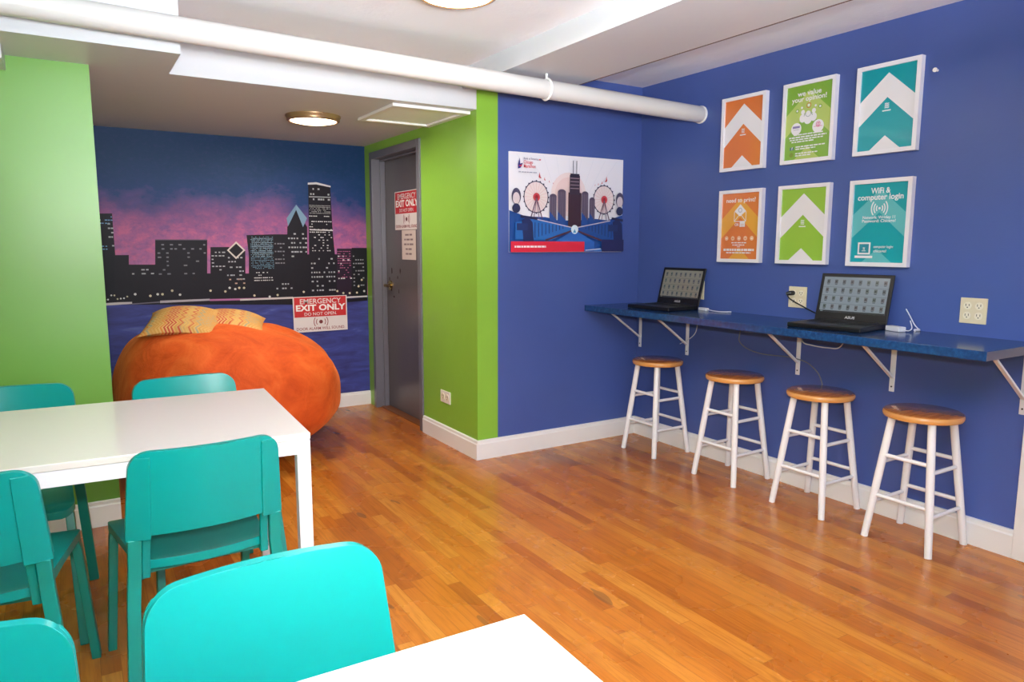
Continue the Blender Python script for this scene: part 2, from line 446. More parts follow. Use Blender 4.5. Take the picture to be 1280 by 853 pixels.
MURAL_WINS = [(0.192, 1.456, 0.28, 1.55, 0.018, 0.022, 0.55, (110, 150, 190)), (0.185, 1.281, 0.247, 1.347, 0.018, 0.02, 0.6, (110, 160, 200)), (0.243, 1.275, 0.289, 1.539, 0.018, 0.03, 0.4, (168, 170, 176)), (0.369, 1.083, 0.523, 1.188, 0.03, 0.028, 0.5, (168, 170, 176)), (0.279, 1.152, 0.36, 1.252, 0.03, 0.04, 0.3, (168, 170, 176)), (0.54, 1.119, 0.88, 1.367, 0.028, 0.03, 0.38, (120, 120, 128)), (0.902, 1.142, 1.017, 1.308, 0.025, 0.026, 0.6, (168, 170, 176)), (1.006, 1.068, 1.139, 1.199, 0.022, 0.03, 0.35, (168, 170, 176)), (1.018, 1.2, 1.142, 1.271, 0.022, 0.03, 0.3, (168, 170, 176)), (1.189, 1.155, 1.361, 1.412, 0.0095, 0.0105, 0.97, (120, 160, 186)), (1.199, 1.247, 1.355, 1.4, 0.008, 0.0105, 0.9, (168, 190, 206)), (1.203, 1.063, 1.357, 1.147, 0.016, 0.02, 0.75, (206, 204, 206)), (1.365, 1.196, 1.459, 1.407, 0.02, 0.03, 0.5, (120, 120, 128)), (1.47, 1.226, 1.623, 1.458, 0.022, 0.035, 0.4, (168, 170, 176)), (1.656, 1.665, 1.822, 1.816, 0.02, 0.04, 0.35, (168, 170, 176)), (1.65, 1.59, 1.823, 1.664, 0.0085, 0.012, 0.98, (190, 188, 188)), (1.642, 1.282, 1.827, 1.588, 0.017, 0.021, 0.5, (206, 204, 206)), (1.644, 0.963, 1.844, 1.262, 0.02, 0.036, 0.45, (168, 170, 176)), (1.864, 1.061, 1.986, 1.307, 0.016, 0.019, 0.75, (176, 96, 136)), (1.864, 1.061, 1.986, 1.307, 0.02, 0.03, 0.3, (206, 204, 206)), (1.991, 1.005, 2.103, 1.307, 0.02, 0.03, 0.4, (140, 140, 146)), (1.277, 0.975, 1.628, 1.066, 0.022, 0.034, 0.3, (168, 170, 176)), (0.395, 1.009, 0.88, 1.142, 0.05, 0.07, 0.12, (168, 170, 176)), (1.02, 1.007, 1.14, 1.107, 0.02, 0.03, 0.3, (196, 160, 140))]
MURAL_DOTS = [(0.199, 0.96, 0.006), (0.218, 0.96, 0.006), (0.24, 0.989, 0.006), (0.259, 0.988, 0.006), (0.277, 0.962, 0.006), (0.297, 0.964, 0.006), (0.317, 0.966, 0.006), (0.338, 0.977, 0.006), (0.389, 0.992, 0.009), (0.485, 0.977, 0.009), (0.533, 0.987, 0.009), (0.564, 0.986, 0.009), (0.629, 1.01, 0.009), (0.68, 0.979, 0.009), (0.89, 1.002, 0.009), (0.994, 0.993, 0.009), (1.026, 1.019, 0.009), (1.066, 1.009, 0.009), (1.095, 1.017, 0.009), (1.13, 1.016, 0.009), (1.204, 0.955, 0.009), (1.318, 0.942, 0.009), (1.379, 0.953, 0.009), (1.584, 0.971, 0.009), (1.858, 0.969, 0.009), (1.908, 0.951, 0.009), (1.962, 0.949, 0.009), (2.024, 0.951, 0.009), (2.087, 0.962, 0.009), (2.039, 1.003, 0.009), (2.068, 1.056, 0.009)]
MURAL_TOP = [([(1.088, 1.368), (1.152, 1.302), (1.082, 1.235), (1.02, 1.302)], (206, 196, 190)), ([(1.088, 1.352), (1.137, 1.302), (1.083, 1.251), (1.034, 1.302)], (26, 22, 32)), ([(1.471, 1.549), (1.549, 1.656), (1.547, 1.616), (1.48, 1.487)], (110, 140, 166)), ([(1.549, 1.656), (1.63, 1.552), (1.596, 1.483), (1.547, 1.616)], (120, 150, 176)), ([(1.646, 1.829), (1.713, 1.836), (1.828, 1.813), (1.828, 1.801), (1.712, 1.819), (1.645, 1.814)], (206, 202, 206)), ([(1.652, 1.724), (1.825, 1.726), (1.825, 1.719), (1.651, 1.717)], (168, 170, 176)), ([(1.649, 1.468), (1.837, 1.464), (1.836, 1.455), (1.649, 1.459)], (200, 198, 200)), ([(0.539, 1.379), (0.886, 1.381), (0.886, 1.375), (0.539, 1.373)], (90, 84, 100))]
#ENDMURAL
a = Art(.5, tagname='mural', spec=.2)
for pts, rgb in MURAL_POLYS: a.poly(pts, rgb)
L = a.k + 1
wr = random.Random(3)
def wins(x0, z0, x1, z1, cw, ch, p, rgb, jw=.5):
    """scattered lit windows in rows"""
    z = z1 - ch
    while z > z0:
        x = x0 + cw * .3
        on = wr.random()
        while x < x1 - cw * .5:
            if wr.random() < p * (1.5 if on > .6 else .6):
                ww = cw * wr.uniform(.45, .9)
                a.rect(x, z, min(x + ww, x1), z + ch * .33, rgb, L)
            x += cw
        z -= ch
for W in MURAL_WINS: wins(*W)
for (x, z, r) in MURAL_DOTS: a.disc(x, z, r, wr.choice([(214, 200, 176), (196, 186, 160), (206, 206, 206)]), 8, layer=L + 1)
a.k = L + 2
for p in MURAL_TOP: a.poly(*p)
a.done('skyline', mural, basis((0, -.0014, 0), (1, 0, 0), (0, 0, 1)))

# ------------------------------------------------------------------ pipe below the ceiling
pm = mat('pipe_paint', (200, 197, 195), .3)
N(pm).bump(N(pm).noise(N(pm).obj(), 25, 3), .12, .004)
pipe = thing('ceiling_pipe', 'thick white painted pipe crossing the room just below the ceiling', 'pipe', (0, 3.29, 2.17))
def pz(x): return .035 - .0185 * (x - .5)
bm = bmesh.new(); tube(bm, [(X0, 0, pz(X0)), (R - .002, 0, pz(R))], .05, 32); obj('pipe_run', bm, pm, pipe, smooth=True)
bm = bmesh.new(); tube(bm, [(R - .016, 0, pz(R)), (R - .001, 0, pz(R))], .054, 32); obj('end_collar', bm, trim_m, pipe, bev=.004)
bm = bmesh.new()
tube(bm, [(2.245, .054 * math.cos(t), pz(2.25) + .054 * math.sin(t)) for t in [2 * PI * k / 24 for k in range(25)]], .006, 8)
tube(bm, [(2.245, 0, pz(2.25) + .05), (2.245, 0, ZS - 2.17)], .007, 8)
obj('hanger', bm, trim_m, pipe, smooth=True)

# ------------------------------------------------------------------ ceiling lights
bronze = mat('bronze', (156, 122, 88), .35, metal=.5)
glow = mat('lamp_glass', (255, 244, 226), .4, emit=(255, 226, 180), estr=9)
def lamp(x, y, z, r, label, power):
    t = thing('ceiling_light', label, 'ceiling light', (x, y, z), 0, 'round flush ceiling lights')
    bm = bmesh.new(); lathe(bm, [(0, 0), (r, 0), (r, -.008), (r * .97, -.014), (r * .96, -.03), (r * .88, -.036), (r * .86, -.03), (0, -.026)], 48)
    obj('trim_ring', bm, bronze, t, smooth=True)
    bm = bmesh.new(); lathe(bm, [(r * .855, -.024), (r * .83, -.034), (r * .6, -.043), (r * .3, -.047), (0, -.048)], 48)
    obj('glass_diffuser', bm, glow, t, smooth=True)
    li = bpy.data.lights.new('lamp_light', 'AREA'); li.shape = 'DISK'; li.size = r * 1.6; li.energy = power; li.color = (1, .9, .78)
    lo = bpy.data.objects.new('lamp_light', li); C.objects.link(lo); lo.location = (x, y, z - .056)
    return t
lamp(1.362, 4.575, ZN, .168, 'round bronze rimmed ceiling light glowing inside the alcove', 21)
lamp(1.39, 2.675, ZL, .17, 'round bronze rimmed ceiling light in the main room, cut by picture top', 14)
# fill light and window frame, both added unseen behind the camera
li = bpy.data.lights.new('rear_fill_light', 'AREA'); li.shape = 'RECTANGLE'; li.size = 2.3; li.size_y = 1.25; li.energy = 45; li.color = (.86, .94, 1)
lo = bpy.data.objects.new('rear_fill_light', li); C.objects.link(lo); lo.location = (1.4, Y0 + .06, 1.5); lo.rotation_euler = (math.radians(90), 0, 0)
wf = BX(-.46, 2.26, Y0, Y0 + .03, .82, .87)
box(wf, -.46, 2.26, Y0, Y0 + .03, 2.13, 2.18); box(wf, -.46, -.41, Y0, Y0 + .03, .87, 2.13); box(wf, 2.21, 2.26, Y0, Y0 + .03, .87, 2.13); box(wf, .88, .92, Y0, Y0 + .03, .87, 2.13)
struct(obj('fill_window_frame', wf, trim_m))  # invented frame around the rear fill light

# access hatch
h = thing('ceiling_hatch', 'white framed access hatch in the alcove ceiling beside the door wall', 'hatch', (1.86, 4.2, ZN))
bm = BX(-.2, .24, -.27, .27, -.006, 0); obj('panel', bm, ceil_m, h)
bm = bmesh.new()
for q in ((-.24, .258, -.29, -.25), (-.24, .258, .25, .29), (-.24, -.2, -.25, .25), (.218, .258, -.25, .25)): box(bm, *q, -.018, 0)
obj('hatch_frame', bm, trim_m, h, bev=.003)

# ------------------------------------------------------------------ counter
cm = mat('counter_laminate', (34, 62, 108), .16)
n = N(cm); o_ = n.obj()
v = n.noise(o_, 55, 5, .7)
n.link(n.ramp(v, [(.3, (20, 44, 84)), (.5, (26, 60, 108)), (.7, (36, 82, 132))]), n.b.inputs['Base Color'])
CT, CB, CX, CY0, CY1 = .945, .907, 2.945, 1.337, B
ct = thing('wall_counter', 'long dark blue laminate counter fixed along the blue right wall', 'counter', (R, 2.6, .926))
obj('worktop', BX(CX - R, 0, CY0 - 2.6, CY1 - 2.6, CB - .926, CT - .926), cm, ct, bev=.002)
obj('end_cap', BX(CX - R + .002, 0, CY0 - 2.6 - .0015, CY0 - 2.6 + .001, CB - .924, CT - .928), mat('end_cap_grey', (96, 92, 102), .5), ct)

brm = mat('bracket_white', (232, 230, 236), .35)
def bracket(y, label, first=[]):
    if first:
        return dup(first[0], (R, y, CB), 0, label)
    t = thing('shelf_bracket', label, 'bracket', (R, y, CB), 0, 'white brackets under the counter')
    bm = BX(-.005, 0, -.013, .013, -.275, 0)
    obj('wall_plate', bm, brm, t, bev=.0015)
    obj('top_arm', BX(-.31, -.005, -.013, .013, -.005, 0), brm, t, bev=.0015)
    bm = bmesh.new(); d = Vector((-.28, 0, .19)).normalized()
    p, q = Vector((-.006, 0, -.205)), Vector((-.29, 0, -.006))
    s = Vector((0, 1, 0)); nn = (q - p).normalized().cross(s)
    vs = []
    for e in (p, q):
        for sa, sb in ((-1, -1), (1, -1), (1, 1), (-1, 1)): vs.append(bm.verts.new(e + s * .009 * sa + nn * .005 * sb))
    for k in range(4): bm.faces.new((vs[k], vs[(k + 1) % 4], vs[4 + (k + 1) % 4], vs[4 + k]))
    bm.faces.new(vs[:4]); bm.faces.new(vs[4:])
    obj('diagonal_brace', bm, brm, t, bev=.0015)
    bm = bmesh.new(); tube(bm, [(-.0045, 0, -.25), (-.0075, 0, -.25)], .004, 10)
    obj('screw', bm, mat('screw_dark', (70, 66, 70), .4, metal=.6), t)
    first.append(t); return t
for y, l in ((3.797, 'white shelf bracket nearest the room corner, under the far laptop'),
             (3.342, 'white shelf bracket second from the room corner, above the first stool'),
             (2.500, 'middle white shelf bracket of the five, above the third stool from the corner'),
             (1.962, 'white shelf bracket below the near laptop, left of the nearest stool'),
             (1.390, 'white shelf bracket at the near end of the counter')):
    bracket(y, l)

# ------------------------------------------------------------------ stools
sw = mat('stool_wood', (176, 104, 50), .16, coat=.6)
n = N(sw); o_ = n.obj(); X, Y, Z = n.xyz(o_)
g = n.noise(n.comb(n.math('MULTIPLY', X, 1.2), n.math('MULTIPLY', Y, 9), Z), 6, 5, .6, .5)
strips = n.new('ShaderNodeTexWhiteNoise', noise_dimensions='1D'); n.link(n.math('FLOOR', n.math('DIVIDE', Y, .045)), strips.inputs['W'])
c = n.ramp(g, [(.3, (132, 66, 26)), (.7, (186, 112, 58))])
c = n.mix(n.math('MULTIPLY', strips.outputs['Value'], .35), c, col(200, 130, 70))
n.link(c, n.b.inputs['Base Color'])
rimw = mat('stool_rim', (206, 142, 76), .2, coat=.5)
sp = mat('stool_white', (238, 234, 236), .25)
def make_stool(label, loc, rz):
    t = thing('bar_stool', label, 'stool', loc, rz, 'round wooden stools at the counter')
    bm = bmesh.new(); r = .164
    lathe(bm, [(0, .576), (r - .02, .576), (r - .004, .580), (r, .588), (r, .597), (r - .004, .606), (r - .014, .611), (0, .612)], 56)
    for f in bm.faces:
        c_ = f.calc_center_median()
        f.material_index = 0 if c_.z > .6085 or c_.z < .578 else 1
    obj('seat', bm, [sw, rimw], t, smooth=True)
    top, bot = .088, .147
    def P(sx, sy, z):
        k = bot + (top - bot) * z / .58
        return Vector((sx * k, sy * k, z))
    for sx in (-1, 1):
        for sy in (-1, 1):
            bm = bmesh.new(); tube(bm, [P(sx, sy, 0), P(sx, sy, .3), P(sx, sy, .58)], [.0155, .0175, .0165], 16)
            obj('leg', bm, sp, t, smooth=True)
    for z in (.395, .205):
        for s in (-1, 1):
            bm = bmesh.new(); tube(bm, [P(s, -1, z), P(s, 1, z)], .0095, 10); obj('rung', bm, sp, t, smooth=True)
            z2 = z - .034
            bm = bmesh.new(); tube(bm, [P(-1, s, z2), P(1, s, z2)], .0095, 10); obj('rung', bm, sp, t, smooth=True)
    return t
st = make_stool('white legged wooden stool in the room corner, farthest away of the four', (3.230, 3.42, 0), 0)
dup(st, (3.229, 2.782, 0), math.radians(1), 'white legged wooden stool second from the room corner')
dup(st, (3.229, 2.224, 0), 0, 'white legged wooden stool third from the room corner, left of the nearest stool')
dup(st, (3.230, 1.705, 0), 0, 'nearest white legged wooden stool, at the right end of the counter')

# ------------------------------------------------------------------ wall outlets
ivory = mat('ivory_plastic', (222, 208, 178), .35); dk = mat('slot_dark', (60, 50, 44), .6)
lt = mat('outlet_face', (236, 226, 204), .3)
def outlet(name, label, loc, rz, w, h, gangs, group=None, plate=ivory):
    t = thing(name, label, 'outlet', loc, rz, group)      # local: plate faces -x
    obj('cover_plate', BX(-.006, 0, -w / 2, w / 2, -h / 2, h / 2), plate, t, bev=.002)
    for gy, gz, gr in gangs:
        bm = bmesh.new()
        tube(bm, [(-.005, gy, gz), (-.0085, gy, gz)], gr, 20)
        s = obj('receptacle', bm, lt, t, smooth=True)
        bm = bmesh.new()
        box(bm, -.0092, -.008, gy - gr * .5, gy - gr * .34, gz - gr * .1, gz + gr * .5)
        box(bm, -.0092, -.008, gy + gr * .34, gy + gr * .5, gz - gr * .1, gz + gr * .5)
        tube(bm, [(-.008, gy, gz - gr * .45), (-.0092, gy, gz - gr * .45)], gr * .17, 8)
        obj('slots', bm, dk, s)
    return t
four = [(y, z, .0165) for y in (-.024, .024) for z in (-.022, .022)]
outlet('wall_outlet', 'ivory double outlet with a black plug, left of the near laptop', (R, 2.525, 1.063), 0, .114, .116, four, 'ivory outlets above the counter')
outlet('wall_outlet', 'ivory double outlet with nothing plugged in, above the counter end', (R, 1.618, 1.058), 0, .112, .114, four, 'ivory outlets above the counter')
outlet('wall_outlet', 'white outlet half hidden behind the far laptop', (R, 3.268, 1.063), 0, .114, .116, four, 'ivory outlets above the counter')
outlet('wall_outlet', 'small white outlet low on the green alcove wall beside the door', (D, 4.283, .322), 0, .145, .083, [(-.032, 0, .024), (.032, 0, .024)], None, mat('white_plate', (232, 226, 220), .35))
bm = bmesh.new(); tube(bm, [(R, 1.86, 2.134), (R - .02, 1.86, 2.134)], .006, 10); tube(bm, [(R - .018, 1.86, 2.134), (R - .024, 1.86, 2.134)], .010, 12)
tag(obj('wall_screw', bm, trim_m, smooth=True), 'tiny white screw head on the blue wall right of the top posters', 'screw')

# ------------------------------------------------------------------ laptops
lb = mat('laptop_black', (12, 11, 16), .38, spec=.3); lk = mat('laptop_keys', (12, 12, 15), .5)
def screen_art(w, h, tint, seed, cols=8):
    a = Art(.15, tagname='scr%d' % seed)
    def em(rgb):
        i = a.mi(rgb); m = a.mats[i]; b = m.node_tree.nodes['Principled BSDF']
        b.inputs['Emission Color'].default_value = col(*rgb); b.inputs['Emission Strength'].default_value = .32
        b.inputs['Base Color'].default_value = col(*[q * .55 for q in rgb])
    em(tint); a.rect(0, 0, w, h, tint)
    rr = random.Random(seed); rows = 4
    line_c = tuple(int(q * .78) for q in tint); em(line_c)
    pal = [(102, 108, 112), (116, 114, 118), (108, 120, 116)]
    for p_ in pal: em(p_)
    dkc = (62, 66, 70); em(dkc)
    for r in range(rows):
        y = h * (.86 - r * .235)
        a.rect(0, y - h * .155, w, y - h * .145, line_c)
        L_ = a.k + 1
        for q in range(cols):
            x = w * (.05 + q * .95 / (cols - .35))
            pc = rr.choice(pal)
            iw, ih = w * .048, h * .10
            x1 = min(x + iw, w * .995)
            a.rect(x, y - ih * .5, x1, y + ih * .6, pc, L_)
            a.rect(x + iw * .1, y - ih * .78, min(x + iw * .9, w * .99), y - ih * .62, dkc, L_)
            a.rect(x + iw * .2, y - ih * .1, min(x + iw * .7, w * .99), y + ih * .2, dkc, L_ + 1)
        a.k = L_ + 1
    a.rect(0, 0, w, h * .045, dkc)
    a.rect(w * .02, h * .01, w * .06, h * .035, tint)
    return a
def laptop(label, loc, rz, W, Dp, Hs, tilt, tint, seed):
    """local: user sits at -x, y runs along the hinge"""
    t = thing('laptop', label, 'laptop', loc, rz, 'black laptops on the counter')
    base = obj('base', BX(-Dp, 0, -W / 2, W / 2, .0, .024), lb, t, bev=.006, seg=3)
    bm = bmesh.new()
    for r in range(5):
        for q in range(14):
            x = -.04 - r * .022; y = -W * .41 + q * W * .82 / 14
            box(bm, x - .018, x, y, y + W * .82 / 14 - .003, .0238, .0262)
    obj('keyboard', bm, lk, base)
    obj('touchpad', BX(-Dp + .02, -Dp + .085, -.05, .05, .0238, .0248), mat('touchpad', (34, 32, 38), .35), base)
    # lid
    ux = Vector((math.sin(tilt), 0, math.cos(tilt)))
    M = basis((-.004, W / 2, .02), (0, -1, 0), ux)
    bm = BX(0, W, 0, Hs, -.010, 0, M); lid = obj('lid', bm, lb, t, bev=.004)
    bz, bzb = .018, .045
    bm = bmesh.new(); Mw = basis((-.004, W / 2, .02), (0, -1, 0), ux)
    a = screen_art(W - 2 * bz, Hs - bz - bzb, tint, seed)
    a.done('screen', lid, Mw @ Matrix.Translation((bz, bzb, .0006)))
    a = Art(.3, tagname='logo')
    a.text('ASUS', W / 2, bzb * .36, .018, (176, 176, 182), .03, width=.05)
    a.done('logo', lid, Mw @ Matrix.Translation((0, 0, .0006)))
    bm = bmesh.new(); tube(bm, [(-.004, -W * .4, .022), (-.004, W * .4, .022)], .007, 10); obj('hinge', bm, lk, lid, smooth=True)
    return t
laptop('open black laptop with a tan tinted screen, far end of the counter by the corner', (3.335, 3.368, CT), math.radians(3), .355, .27, .245, math.radians(15), (150, 146, 132), 1)
laptop('open black laptop with a pale grey screen of icons, nearer to the camera', (3.312, 2.145, CT), math.radians(8), .362, .275, .246, math.radians(14), (152, 166, 178), 2)

wc = mat('cable_white', (206, 206, 214), .4); bc = mat('cable_black', (18, 18, 20), .4); gc = mat('cable_grey', (120, 118, 118), .4)
def smooth_path(P, k=8):
    P = [Vector(p) for p in P]; P = [P[0] * 2 - P[1]] + P + [P[-1] * 2 - P[-2]]; out = []
    for i in range(1, len(P) - 2):
        a_, b_, c_, d_ = P[i - 1:i + 3]
        for j in range(k):
            t = j / k
            out.append(.5 * ((2 * b_) + (c_ - a_) * t + (2 * a_ - 5 * b_ + 4 * c_ - d_) * t * t + (3 * b_ - a_ - 3 * c_ + d_) * t ** 3))
    out.append(P[-2]); return out
def cable(name, label, pts, r, m, cat='cable'):
    bm = bmesh.new(); tube(bm, smooth_path(pts), r, 8); return tag(obj(name, bm, m, smooth=True), label, cat)
pc = thing('power_cord', 'black power cord plugged into the ivory outlet behind the near laptop', 'cord', (R - .01, 2.55, 1.085))
bm = bmesh.new(); tube(bm, [(0, 0, 0), (-.03, 0, 0), (-.045, .012, -.003)], [.013, .013, .007], 12); obj('plug', bm, bc, pc, smooth=True)
bm = bmesh.new(); tube(bm, smooth_path([(-.04, .012, -.003), (-.05, -.02, -.03), (-.035, -.10, -.07), (-.03, -.18, -.10), (-.02, -.32, -.133)]), .0035, 8); obj('cord', bm, bc, pc, smooth=True)
t = thing('white_adapter', 'white power adapter block on the counter, right of the near laptop', 'adapter', (3.30, 1.90, CT), math.radians(-20))
obj('adapter_body', BX(-.02, .02, -.045, .045, 0, .024), wc, t, bev=.004)
bm = bmesh.new(); tube(bm, smooth_path([(0, -.045, .012), (.02, -.06, .008), (.045, -.05, .02), (.06, -.02, .05)]), .0025, 8); obj('adapter_cord', bm, wc, t, smooth=True)
t = thing('white_adapter', 'white plug and short lead on the counter, right of the far laptop', 'adapter', (3.33, 3.135, CT), math.radians(-10))
obj('adapter_body', BX(-.014, .014, -.04, .035, 0, .018), wc, t, bev=.004)
bm = bmesh.new(); tube(bm, smooth_path([(0, -.04, .01), (.0, -.1, .006), (.02, -.16, .005), (.06, -.19, .006)]), .003, 8); obj('adapter_cord', bm, wc, t, smooth=True)
q_ = R - .015
cable('network_cable', 'thin grey cable looping below the counter behind the middle bracket',
      [(q_, 2.88, CB), (q_, 2.905, .813), (q_, 2.899, .769), (q_, 2.831, .734), (q_, 2.721, .72), (q_, 2.568, .726), (q_, 2.479, .72), (q_, 2.423, .706), (q_, 2.366, .666), (q_, 2.338, .618), (q_, 2.33, .575)], .003, gc)
cable('cable_loop', 'short white cable sagging below the counter right of the middle bracket',
      [(q_, 2.5, CB), (q_, 2.471, .824), (q_, 2.41, .809), (q_, 2.313, .807), (q_, 2.244, .82), (q_, 2.2, CB)], .003, wc)
cable('cable_loop', 'thin white cable hanging below the counter beside the second bracket',
      [(q_, 3.24, CB), (q_, 3.25, .822), (q_, 3.269, .778), (q_, 3.323, .736), (q_, 3.394, .701)], .0025, wc)
t = thing('cable_connector', 'small metal tipped white lead above the counter, right of near laptop', 'connector', (R - .02, 1.84, CT))
bm = bmesh.new(); tube(bm, [(0, 0, .006), (-.03, .005, .006)], .006, 10); obj('plug', bm, wc, t, smooth=True)
bm = bmesh.new(); tube(bm, smooth_path([(0, 0, .006), (0, .025, .03), (0, .05, .07), (0, .07, .10)]), .0025, 8); obj('lead', bm, wc, t, smooth=True)

# ------------------------------------------------------------------ framed posters on the right wall
fw_m = mat('frame_white', (228, 226, 234), .3)
W_, H_, T_ = .317, .425, .03
ORG = (212, 116, 56); ORL = (220, 158, 58); LIM = (142, 184, 64); LID = (124, 168, 60); LIL = (174, 194, 104); TEA = (0, 148, 160); TEL = (92, 176, 184); PW = (226, 224, 230)
def chevron(a, w, h, c1, c2=None, c3=None):
    """band and small triangle"""
    cc = .5 * w
    a.poly([(0, h * .61), (cc, h * .93), (cc, h * .635), (0, h * .31)], c1)
    a.poly([(cc, h * .93), (w, h * .61), (w, h * .31), (cc, h * .635)], c1)
    a.poly([(w * .22, 0), (cc, h * .17), (w * .78, 0)], c1)
def logo(a, x, y, s, rgb):
    for k in range(4):
        yy = y + k * s * .3
        a.poly([(x - s * .5, yy), (x - s * .2, yy + s * .07), (x + s * .2, yy - s * .02), (x + s * .5, yy + s * .05), (x + s * .5, yy + s * .22), (x + s * .2, yy + s * .15), (x - s * .2, yy + s * .24), (x - s * .5, yy + s * .17)], rgb)
    a.rect(x - s * .95, y - s * .62, x + s * .95, y - s * .36, rgb)
def words(a, x0, x1, y, h, rgb, rr, center=True):
    x = x0; L_ = a.k + 1
    while x < x1:
        ww = min(rr.uniform(.012, .03), x1 - x)
        if ww > .004: a.rect(x, y, x + ww, y + h, rgb, L_)
        x += ww + .004
    a.k = L_
def framed(label, yl, zb, art_fn, bg):
    t = thing('framed_poster', label, 'poster', (R, yl - W_ / 2, zb), 0, 'white framed posters above the counter')
    b = .02
    bm = bmesh.new()
    box(bm, -T_, 0, -W_ / 2, W_ / 2, 0, b); box(bm, -T_, 0, -W_ / 2, W_ / 2, H_ - b, H_)
    box(bm, -T_, 0, -W_ / 2, -W_ / 2 + b, b, H_ - b); box(bm, -T_, 0, W_ / 2 - b, W_ / 2, b, H_ - b)
    obj('frame', bm, fw_m, t)
    obj('backing', BX(-.018, -.001, -W_ / 2 + b, W_ / 2 - b, b, H_ - b), fw_m, t)
    a = Art(.35, coat=.7, tagname='poster'); w, h = W_ - 2 * b, H_ - 2 * b
    a.rect(0, 0, w, h, bg); art_fn(a, w, h)
    a.done('poster_print', t, basis((-.0195, W_ / 2 - b, b), (0, -1, 0), (0, 0, 1)))
    return t
rr = random.Random(5)
def plain(a, w, h):
    chevron(a, w, h, PW); logo(a, w / 2, h * .5, .022, PW)
def opinion(a, w, h):
    chevron(a, w, h, LIL)
    a.text('we value', w / 2, h * .86, .036, PW, .02, width=w * .52)
    a.text('your opinion!', w / 2, h * .785, .036, PW, .02, width=w * .76)
    a.arc(w * .5, h * .72, .013, .004, 0, 2 * PI, (196, 120, 60), 18); a.disc(w * .5, h * .72, .007, PW)
    for k, (q, e) in enumerate(((-.15, .70), (.15, .70), (-.25, .665), (.25, .68))):
        a.disc(w * (.5 + q), h * e, .006 if k < 2 else .011, PW if k < 2 else LID, 12)
        if k > 1: a.disc(w * (.5 + q), h * e, .006, PW, 12)
    for q, e, s in ((-.12, .58, .019), (.12, .58, .019)):
        a.disc(w * (.5 + q), h * e + .022, .012, PW); a.disc(w * (.5 + q), h * e - .01, s, PW, ry=.022)
    a.arc(w * .5, h * .565, .026, .004, .2, PI - .2, (150, 160, 170), 12)
    a.disc(w * .5, h * .545, .026, PW, ry=.03); a.disc(w * .5, h * .61, .014, PW)
    a.arc(w * .5, h * .61, .016, .003, PI, 2 * PI, (150, 160, 170), 12)
    a.disc(w * .25, h * .42, .032, PW); a.disc(w * .73, h * .42, .034, PW)
    a.rect(w * .17, h * .43, w * .33, h * .46, (130, 120, 170)); a.rect(w * .19, h * .405, w * .31, h * .413, (170, 170, 180))
    a.text('@', w * .73, h * .425, .03, (206, 110, 150), .02); a.rect(w * .64, h * .415, w * .82, h * .422, (206, 120, 150))
    words(a, w * .2, w * .85, h * .33, .006, PW, rr); words(a, w * .1, w * .92, h * .295, .007, PW, rr)
    words(a, w * .12, w * .85, h * .265, .006, PW, rr); words(a, w * .16, w * .66, h * .235, .006, PW, rr)
    a.rect(w * .13, h * .135, w * .22, h * .175, (70, 110, 110)); a.text('f', w * .18, h * .14, .02, PW, .03)
    words(a, w * .26, w * .9, h * .165, .006, PW, rr); words(a, w * .26, w * .7, h * .135, .006, PW, rr)
    a.disc(w * .17, h * .07, .012, (120, 140, 50)); words(a, w * .26, w * .75, h * .075, .006, PW, rr); words(a, w * .26, w * .6, h * .045, .006, PW, rr)
def printp(a, w, h):
    chevron(a, w, h, ORL)
    a.text('need to print?', w / 2, h * .865, .034, PW, .02, width=w * .78)
    cx, cy = w / 2, h * .69
    s = .043
    for p in (((-s, -.045), (s, -.045)), ((-s, -.045), (-s, .012)), ((s, -.045), (s, .012)), ((-s, -.045), (0, .0)), ((s, -.045), (0, 0))):
        a.line(cx + p[0][0], cy + p[0][1], cx + p[1][0], cy + p[1][1], .004, PW)
    a.poly([(cx - s, cy + .014), (cx, cy + .055), (cx + s, cy + .014), (cx, cy - .016)], PW)
    a.arc(cx, cy + .02, .012, .006, 0, 2 * PI, (178, 176, 196), 16)
    a.text('OR', w * .42, h * .505, .022, PW, .02); a.rect(w * .5, h * .49, w * .64, h * .57, PW)
    a.rect(w * .53, h * .505, w * .61, h * .51, ORG); a.rect(w * .53, h * .525, w * .61, h * .53, ORG)
    for k in range(5):
        x = w * (.16 + k * .17)
        a.disc(x, h * .315, .0135, (232, 190, 160))
        a.rect(x - .006, h * .307, x + .006, h * .318, (206, 120, 60) if k % 2 else (250, 236, 226))
    words(a, w * .3, w * .7, h * .24, .006, PW, rr); words(a, w * .33, w * .68, h * .205, .006, PW, rr); a.rect(w * .46, h * .18, w * .54, h * .19, PW)
    words(a, w * .09, w * .91, h * .122, .013, PW, rr)
    words(a, w * .17, w * .83, h * .085, .007, PW, rr)
